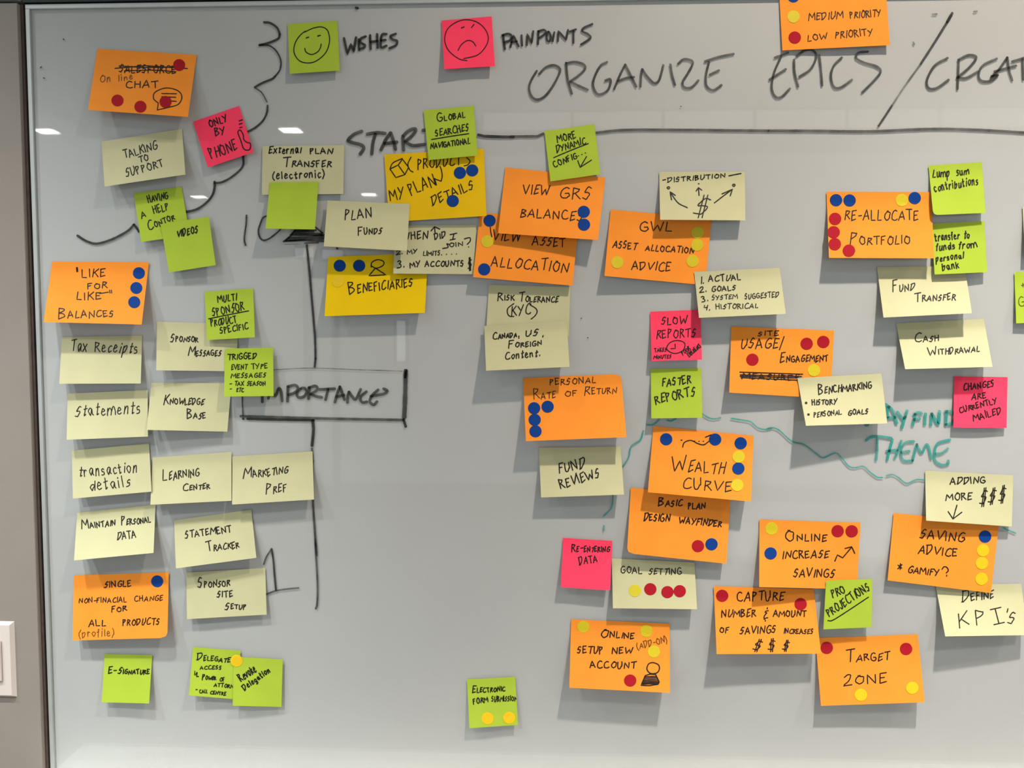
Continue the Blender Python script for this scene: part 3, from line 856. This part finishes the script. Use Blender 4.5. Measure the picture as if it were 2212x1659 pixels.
note(O, (1362.5, 1053, 1578, 1078, 1569, 1217.7, 1354.4, 1195), 'orange note reading BASIC PLAN DESIGN WAYFINDER, one red and one blue dot', '''
K ^Basic@1267 1158 1475 1160 78
K PLAN@1527 1186 1672 1182 52
K DESIGN@1148 1280 1370 1292 60
K WAYFINDER@1450 1302 1810 1336 54
''', 'r1507.6,1179.7 b1537,1175.7', rnd=(0, 1, .05), pen=2.9)
note(O, (1411.4, 920, 1627.8, 941, 1622.3, 1083.5, 1399.5, 1063.3), 'orange note reading WEALTH CURVE with four blue and two yellow dots', '''
K ~ 1480 655 1495 615 1550 598 1610 625 1660 635 1705 605 ; - 1675 570 1725 550 ; - 1465 596 1475 596 ; - 1580 604 1584 604 ; - 1618 606 1622 606 ; - 1655 606 1659 606
K ^Wealth@1385 855 1835 880 140
K CURVE@1475 1008 1900 1030 88
''', 'b1439,948.9 b1544.8,949.4 b1600,957.5 y1595.4,986.6 b1595,1012 y1592.4,1048', pen=2.7)
note(Y, (1321.5, 1206, 1500, 1215, 1505.8, 1316, 1324, 1314), 'pale yellow note reading GOAL SETTING, one yellow and three red dots', '''
O GOAL@950 150 1135 152 60
O SETTING@1190 158 1470 162 52
''', 'y1371.4,1276 r1404.8,1272.7 r1441.8,1279 r1468.4,1277', pen=2.3)
note(PK, (1216.5, 1162, 1322.8, 1168.4, 1318, 1275.4, 1211.4, 1268.4), 'pink note reading RE-ENTERING DATA beside the goal setting note', '''
K ^Re-entering@530 1550 855 1548 68
O DATA@598 80 755 58 62
''', pen=2.5)
note(O, (1234, 1337.5, 1446.3, 1347.3, 1447.3, 1496.7, 1229.9, 1485.6), 'orange note reading ONLINE SETUP NEW ACCOUNT with a hatched figure', '''
O ^Online@772 696 1065 708 78
O SETUP@580 832 802 836 60
O NEW@872 836 1048 842 55
O ACCOUNT@688 958 1080 964 55
!O (ADD-ON)@1092 800 1352 738 52
O ~ 1205 1005 1175 970 1190 925 1230 914 1275 935 1280 975 1255 1003 1205 1005
O - 1200 1012 1160 1025 1125 1108 1195 1110 1272 1098 1280 1078 1250 1015 1200 1012
O - 1160 1035 1255 1030 ; - 1155 1048 1262 1042 ; - 1150 1062 1270 1055 ; - 1145 1074 1275 1068 ; - 1140 1086 1278 1080 ; - 1135 1097 1270 1092
''', 'y1260,1354 y1396,1363 y1412.4,1407.6 r1361.3,1470', pen=2.8)
note(GN, (1008.7, 1467.6, 1113, 1462, 1119, 1566, 1014, 1573), 'lime green note reading ELECTRONIC FORM with two amber dots, at the bottom', '''
N ^Electronic@1855 1018 2138 1002 60
N FORM@1866 1112 1992 1096 46
N SUBMISSION@2022 1092 2240 1086 42
''', 'a1053.3,1552 a1100,1550.5', pen=2.5)
# --- right hand side
note(O, (1541.8, 1266, 1757.8, 1273, 1773.5, 1412, 1548, 1413), 'orange note about capturing number and amount of savings increases, three dollar signs', '''
O CAPTURE@1940 388 2345 382 75
O NUMBER@1808 524 2105 518 60
O &@2168 545 2210 548 85
P AMOUNT@72 520 352 520 52
O OF@1795 660 1872 658 44
O SAVINGS@1968 666 2275 660 62
P INCREASES@160 664 412 666 42
O $@2075 800 2150 808 75
P $@28 802 95 802 72
P $@150 802 210 805 68
''', 'r1560,1287 r1729.5,1305', lift=(25, 20), pen=2.8)
note(O, (1761.4, 1378.5, 1982.4, 1370, 1997.6, 1517, 1773.5, 1524.8), 'orange note reading TARGET ZONE with two red and two yellow dots', '''
P ^Target@690 912 1065 885 100
P ZONE@672 1108 1045 1085 82
''', 'r1786,1399.5 r1957.3,1401.8 a1859.6,1501 a1970.5,1486', lift=(15, 18), pen=2.7, top=.6)
note(O, (1640.5, 1122, 1859, 1129, 1851, 1273, 1640, 1268), 'orange note reading ONLINE INCREASE SAVINGS with a rising arrow', '''
L ^Online@168 1452 530 1455 86
L INCREASE@148 1606 545 1598 62
L - 598 1628 620 1575 665 1600 742 1508 ; - 685 1520 742 1505 768 1562
P SAVINGS@245 180 595 188 70
''', 'y1666.4,1141.8 r1809.5,1147.3 r1839.8,1147.6 b1664.7,1195.4', lift=(18, 4), pen=2.8)
note(GN, (1784.4, 1254.4, 1884.4, 1250.6, 1882.4, 1355, 1778.6, 1359.5), 'lime green note reading PROJECTIONS, underlined on a slant', '''
P PRO@582 366 692 312 66
P PROJECTIONS@548 522 902 290 70
P ~ 538 555 580 552 700 478 885 355
''', pen=2.6)
note(O, (1579.7, 705, 1801.9, 714, 1794, 861, 1575.2, 848), 'orange note reading SITE USAGE/ENGAGEMENT with a crossed out word', '''
G SITE@2122 1286 2300 1284 38
G USAGE/@1975 1386 2345 1392 82
H ^Engagement@128 1508 540 1500 80
K MEASURES@1985 72 2478 88 48
K - 1968 15 2505 33 ; - 1972 38 2495 52 ; - 1970 50 2510 66 ; - 1978 62 2485 85
''', 'r1625.3,777 r1742.6,742.5 r1778.6,738.5 y1758.3,800', lift=(16, 4), pen=2.7)
note(Y, (1722.4, 816.5, 1904, 807, 1916.6, 914.7, 1741, 919.7), 'pale yellow note reading BENCHMARKING with two bullet points', '''
L ^Benchmarking@455 205 915 155 88
L - 346 278 360 278 ; - 348 273 358 273 ; - 348 283 358 283 ; - 366 377 380 377 ; - 368 372 378 372 ; - 368 382 378 382
L HISTORY@402 296 612 290 44
L PERSONAL@418 402 658 376 42
L GOALS@710 384 882 366 44
''', pen=2.8)
note(PK, (2060.9, 813, 2176.6, 814.7, 2174.3, 924.6, 2059.6, 923.3), 'pink note saying changes are currently mailed, at the right', '''
L CHANGES@1695 172 1958 138 56
L ARE@1765 250 1890 235 50
L CURRENTLY@1665 362 1982 280 44
L MAILED@1782 432 2022 368 58
''', pen=2.8)
note(Y, (2021, 1264, 2206, 1261, 2221, 1372, 2041.9, 1374.7), 'pale yellow note reading DEFINE KPI\'S, cut by the right edge', '''
P ^Define@1680 400 1955 362 96
P K@1650 615 1745 590 125
P P@1800 595 1895 590 125
P - 1925 462 2015 442 ; - 1965 452 1998 578 ; - 1955 590 2045 570
P '@2050 590 2062 590 125
P S@2072 575 2138 575 90
''', pen=2.6)
note(O, (1930.5, 1108, 2158, 1131, 2140.6, 1281, 1917.3, 1253.7), 'orange note reading SAVING ADVICE, GAMIFY? with one blue and three yellow dots', '''
L SAVING@1322 1432 1702 1462 72
L ADVICE@1310 1556 1640 1590 70
P *@1130 135 1172 132 68
P GAMIFY@1218 145 1485 172 54
P ?@1518 185 1582 178 92
''', 'b2128,1159 a2123.6,1189 a2121,1216.5 a2120.4,1250.6', pen=2.8)
note(Y, (1998.3, 1016.5, 2188.7, 1026.6, 2185.7, 1137.5, 2000.6, 1124.6), 'pale yellow note reading ADDING MORE with three dollar signs and an arrow', '''
L ADDING@1580 974 1882 962 55
L MORE@1545 1112 1768 1102 58
L $@1832 1140 1900 1135 105
L $@1905 1130 1975 1122 105
L $@1995 1120 2062 1112 115
L - 1640 1150 1606 1268 ; - 1565 1205 1606 1268 1682 1210
''', pen=2.7)
note(Y, (1894.3, 577, 2083.6, 574.7, 2099.6, 676.5, 1908.5, 686), 'pale yellow note reading FUND TRANSFER', '''
H ^Fund@1088 908 1278 895 90
H ^Transfer@1275 992 1628 978 78
''', pen=2.6)
note(Y, (1935.5, 698.7, 2125, 688.6, 2144, 792.4, 1955.3, 797.5), 'pale yellow note reading CASH WITHDRAWAL', '''
H ^Cash@1275 1336 1485 1330 76
H ^Withdrawal@1395 1452 1835 1420 72
''', pen=2.6, lift=(24, 22))
note(GN, (2011.5, 483, 2126.2, 477.7, 2132.5, 588, 2019, 593), 'lime green note reading TRANSFER TO FUNDS FROM PERSONAL BANK', '''
T transfer to@308 625 698 592 80
T funds@318 738 535 712 74
T from@570 712 782 694 74
T personal@318 860 635 815 64
T bank@392 958 582 925 72
''', pen=2.8)
note(O, (1785.4, 414, 2011, 414.7, 2018.3, 558, 1790.7, 557), 'orange note reading RE-ALLOCATE PORTFOLIO with three blue and four red dots', '''
H RE-ALLOCATE@680 296 1312 300 82
H ^Portfolio@722 506 1242 500 104
''', 'b1806,432.4 b1835.3,433 y1948,432.4 b1976,427.8 r1804,472.7 r1800.9,501.5 r1803.4,527.3 r1833.8,541.3', pen=2.7)
note(GN, (2005.7, 357.5, 2121, 350, 2129.2, 460, 2015.8, 464.6), 'lime green note reading LUMP SUM CONTRIBUTIONS', '''
D Lump@1432 1512 1580 1508 62
D sum@1635 1498 1742 1490 62
D contributions@1448 1636 1822 1572 64
''', rnd=(0, 1, .08), pen=2.7)
note(GN, (2191.2, 588, 2308, 583, 2316, 694, 2195, 698.5), 'lime green note with a plus sign, cut by the right edge of the photo', '''
%T + @1280 1145 1340 1143 60
%T G@1245 1352 1320 1345 110
''')
note(Y, (2208.8, 446, 2396, 440, 2404, 548, 2214.5, 553), 'pale yellow note sliver at the right edge above the plus note')
note(O, (1681.5, -48, 1911, -57, 1922.4, 97.5, 1690, 108.9), 'orange priority key note with blue, yellow and red dots at the top edge', '''
D HIGH@372 -8 520 -22 58
D PRIORITY@560 -20 800 -40 58
D MEDIUM@374 178 668 152 60
D PRIORITY@728 160 992 136 58
D LOW@364 352 532 330 50
D PRIORITY@602 330 920 300 58
''', 'b1714,-8 y1714,36 r1716.8,81', pen=2.3)

# ------------------------------------------------------------------ marker words and lines on the glass
marker('marker_word', 'black marker word WISHES', '''
B 21 ; 762 325 792 462 822 375 846 442 866 318 ; 888 335 892 428 ; ~ 948 310 905 330 905 362 940 385 930 408 900 416 ; 985 300 990 420 ; 1045 290 1050 408 ; 985 358 1045 350 ; ~ 1125 290 1085 300 1078 400 1125 390 ; 1080 345 1118 340 ; ~ 1205 288 1160 308 1175 335 1215 350 1205 385 1150 412
''')
marker('marker_word', 'black marker word PAINPOINTS', '''
B 20 ; 2120 300 2135 420 ; ~ 2112 302 2160 288 2192 305 2180 342 2130 362
C 18 ; 10 402 36 302 80 396 ; 18 362 66 352 ; 105 300 110 390 ; 150 385 155 290 192 370 205 265 ; 250 265 245 378 ; ~ 245 268 295 255 312 280 255 325 ; ~ 335 270 320 300 325 345 345 350 355 310 335 270 ; 385 275 370 352 ; 415 352 420 265 485 340 502 255 ; 515 270 570 250 ; 548 265 548 368 ; ~ 710 205 640 235 622 265 670 290 695 320 660 350 612 380
''')
marker('marker_word', 'large black marker word ORGANIZE', '''
C 20 ; ~ 235 605 190 680 170 750 190 820 240 850 310 815 380 720 430 620 428 580 380 556 310 575 255 632 ; ~ 485 535 500 680 535 800 ; ~ 485 540 560 528 635 550 645 590 590 645 518 695 ; ~ 520 695 600 735 670 766 ; ~ 835 530 780 560 735 640 715 720 740 790 780 805 840 770 865 710 860 675 820 688 ; ~ 895 760 945 640 990 550 ; ~ 990 550 1030 630 1085 740 ; ~ 930 692 1000 665 1065 658 ; 1120 740 1125 650 1135 590 ; ~ 1135 590 1180 655 1235 708 1275 690 1300 620 1315 555 ; ~ 1375 550 1390 640 1415 725 ; ~ 1440 545 1490 505 1560 520 1560 560 1515 640 1480 700 1495 745 1555 745 1615 685 ; ~ 1670 525 1780 488 1915 460 ; ~ 1705 530 1680 640 1683 730 1740 770 1812 725 ; 1710 638 1790 600
''', 'mk_grey')
marker('marker_word', 'large black marker word EPICS', '''
D 20 ; 85 492 200 450 ; ~ 140 480 80 620 60 750 92 825 145 825 215 755 ; 40 680 180 590 ; ~ 250 510 255 620 285 740 ; ~ 270 480 340 432 410 430 440 485 390 590 295 655 ; ~ 465 470 480 600 490 730 ; ~ 658 490 590 560 565 650 590 740 650 745 745 680 ; ~ 880 440 800 450 780 495 850 535 950 565 990 610 930 690 830 790
''', 'mk_grey')
marker('marker_word', 'large black marker letters CREAT running off the right edge', '''
D 21 ; ~ 1560 495 1450 560 1385 680 1400 752 1470 750 1570 680 ; ~ 1655 510 1650 640 1645 760 ; ~ 1650 512 1740 470 1805 490 1750 570 1640 665 ; ~ 1650 660 1720 665 1820 610 ; ~ 1980 500 1860 560 1825 640 1850 690 1930 690 1990 640 ; 1935 650 1985 640 ; ~ 1930 665 2000 590 2070 490 ; ~ 2070 490 2085 600 2112 685 ; 1960 610 2145 560 ; 2110 525 2300 470 ; 2200 500 2205 680
''', 'mk_grey')
marker('marker_line', 'tall slanting marker slash', '''
D 24 dark ; 1600 112 1555 190
D 20 grey ; ~ 1555 190 1450 360 1330 545
D 16 faint ; ~ 1330 545 1190 740 1085 900
D 18 grey ; ~ 1085 900 1020 1000 980 1060 ; 975 1070 968 1075
''')
marker('marker_line', 'long horizontal marker line below the heading', '''
B 24 dark ; 1908 1150 1960 1162 2100 1167 2212 1168
C 21 grey ; 10 1165 240 1162 292 1140 ; ~ 740 1132 1000 1108 1500 1108 1900 1112 2212 1115 ; ~ 2212 1115 2580 1116 3080 1120 3600 1100 4000 1108 4450 1134
''')
marker('marker_word', 'grey marker word START partly hidden by a lime note', '''
B 29 ; ~ 915 1120 850 1145 797 1195 830 1215 905 1235 932 1265 900 1315 ; ~ 960 1145 1040 1132 1115 1138 ; ~ 1030 1145 1010 1220 1000 1315 ; ~ 1078 1280 1120 1190 1160 1132 ; ~ 1160 1132 1185 1200 1202 1275 ; 1110 1225 1215 1212 ; 1265 1160 1272 1282 ; ~ 1268 1160 1310 1118 1365 1098 1372 1120 1330 1170 1285 1205 ; ~ 1285 1210 1350 1242 1450 1232 ; 1435 1112 1570 1105 ; 1500 1110 1495 1300
''', 'mk_grey')
marker('marker_line', 'scalloped black marker line like a cloud edge', '''
B 20 dark ; ~ 80 190 130 195 190 235 215 290 ; ~ 215 295 200 330 120 365 40 385
B 14 dark ; ~ 40 385 120 388 180 430 222 510 218 590 175 650
B 18 dark ; ~ 175 650 150 672 60 710 0 745
B 12 grey ; ~ 5 750 60 790 105 870
B 17 dark ; ~ 110 900 105 960 70 1030 0 1092 -75 1130
A 18 dark ; ~ 2075 1330 2070 1420 1990 1500 1900 1552 1828 1562
E 20 dark ; ~ 1830 -30 1832 10 1815 80 1765 145 1680 205 1585 228 ; ~ 1185 398 1165 365 1142 335 ; ~ 1142 335 1090 390 960 460 830 498 740 478 660 430
''')
marker('marker_number', 'black marker number ten beside the blank lime note', '''
V 30 dark ; ~ 415 355 410 500 390 640 378 780 398 868 ; ~ 780 365 700 395 650 500 618 620 640 730 700 782 790 760 890 690 990 600 1050 480 1060 400 980 345 860 345 780 365
''')
marker('marker_drawing', 'scribbled black marker arrowhead on top of the vertical line', '''
V 30 dark ; 1420 560 1590 560 1715 660 ; 1240 612 1600 610 ; 1215 635 1560 630 ; 1190 662 1700 672 ; 1165 690 1720 700 ; ~ 1045 806 1150 725 1240 612
V 34 grey ; 1130 735 1735 728 ; 1100 765 1730 760 ; 1070 795 1400 782 1735 800
V 26 dark ; 1080 795 1400 775 ; 1560 700 1740 690
V 26 grey ; 1410 832 1640 822
V 8 faint ; 1060 856 1200 852 1340 850
''')
marker('marker_line', 'long vertical black marker line above the importance box', '''
F 19 dark ; ~ 445 510 465 700 495 1050 515 1300 520 1480 ; 520 1480 513 1550
''')
marker('marker_line', 'long vertical marker line below the importance box', '''
J 26 dark ; ~ 890 505 897 590 885 722
J 19 grey ; 885 745 892 860 ; ~ 890 860 893 1180 905 1400 925 1659
U 34 grey ; ~ 1895 0 1910 300 1935 700 1945 1000 1935 1230 1912 1302
''')
marker('marker_drawing', 'hand-drawn marker box around the word IMPORTANCE', '''
J 9 faint ; ~ 200 90 565 74 880 60 1300 75 1655 86
J 38 grey ; ~ 1685 82 1680 300 1672 480
J 22 dark ; 1688 80 1680 140 ; 1665 495 1685 560
J 14 grey ; ~ 292 100 290 300 295 465
J 22 grey ; ~ 275 470 700 482 1100 492 1665 502
J 20 dark ; ~ 330 492 620 500 900 504 ; 298 492
''')
marker('marker_word', 'grey marker word IMPORTANCE inside the drawn box', '''
J 24 ; 460 290 460 350 ; ~ 512 320 525 250 545 235 ; ~ 530 250 570 300 600 232 620 260 630 342 ; 680 215 675 345 ; ~ 678 218 740 205 765 235 735 270 685 288 ; ~ 790 235 755 275 770 310 815 302 840 265 822 232 790 235 ; 862 225 855 322 ; ~ 855 228 915 212 928 245 870 282 ; ~ 875 282 920 300 970 310 ; 950 242 1080 235 ; 1022 240 1000 330 ; ~ 1080 352 1100 280 1122 218 ; ~ 1122 218 1145 280 1162 330 ; 1090 305 1160 290 ; ~ 1188 355 1190 300 1200 262 ; ~ 1200 262 1225 300 1258 325 1300 240 ; ~ 1350 260 1298 305 1310 350 1355 348 ; ~ 1440 345 1410 372 1378 345 1400 290 1450 245 ; ~ 1385 300 1440 290 1500 278 1528 255 1495 235
''', 'mk_grey')
marker('marker_number', 'black marker number one beside the sponsor site setup note', '''
U 28 grey ; ~ 1025 545 1070 420 1155 285 ; ~ 1060 1060 1220 1000 1400 970 1620 948
U 32 dark ; ~ 1158 280 1190 500 1210 750 1232 985
''')
marker('marker_line', 'wavy teal marker line around the wealth curve notes', '''
K 13 ; ~ 1175 465 1230 462 1282 420 ; ~ 1350 425 1380 432 1425 412 ; ~ 1640 365 1700 405 1750 415 1805 405 ; ~ 1895 410 1990 425 2060 440 2120 490 2180 505 2240 495 ; ~ 1145 515 1120 590 1040 650 1020 740 968 822 ; ~ 885 1065 880 1140 860 1190 805 1245 ; 808 1325 808 1370
L 13 ; ~ 20 497 60 490 120 510 230 605 340 635 440 710 500 745 600 705 650 740 720 820 780 830 840 820 900 870 960 912 1005 915 ; ~ 1040 900 1090 890 1140 915 1210 965 1290 935 1350 935 1400 950 ; ~ 2040 1345 2080 1365 2140 1390
''', 'mk_teal')
marker('marker_word', 'teal marker letters spelling part of WAYFINDER', '''
L 27 ; ~ 830 400 870 470 900 400 ; ~ 1030 290 1085 335 1110 390 1125 452 ; 1045 408 1110 400 ; ~ 1050 400 1045 340 1060 310 ; ~ 1215 345 1190 420 1170 492 ; 1130 355 1175 412 1200 400 ; 1262 470 1285 375 ; ~ 1275 375 1310 362 1338 368 ; 1275 422 1322 412 ; 1372 370 1365 462 ; ~ 1418 466 1425 370 ; ~ 1425 370 1455 420 1482 455 1492 350 ; 1552 352 1545 460 ; ~ 1540 352 1590 355 1625 395 1600 450 1545 465
''', 'mk_teal')
marker('marker_word', 'teal marker word THEME', '''
L 23 ; ~ 865 597 900 572 960 562 1080 578 ; ~ 962 580 960 680 950 765 ; ~ 1090 590 1065 680 1045 765 ; ~ 1165 602 1135 690 1110 748 ; 1040 690 1130 680 ; ~ 1272 608 1205 615 1168 660 1165 730 1190 772 1262 772 ; 1165 700 1235 690 ; ~ 1262 770 1282 690 1298 632 ; ~ 1298 632 1325 690 1345 700 1378 635 1400 660 1420 752 ; ~ 1582 592 1480 622 1450 690 1455 770 1510 808 1562 800 1566 770 ; ~ 1460 712 1510 708 1562 668
''', 'mk_teal')
marker('marker_speck', 'small stray marker specks', '''
B 22 dark ; 865 66 880 70
D 16 faint ; 1430 124 1468 120 ; 1785 100 1810 96 ; 1268 360 1275 380
A 12 grey ; 345 578 353 570 ; 372 664 378 668 ; 540 334 545 338
G 10 grey ; 612 1138 618 1134 ; 668 1300 672 1304
C 8 dark ; 1462 908 1468 908
V 34 dark ; 1955 918 1965 925
''')
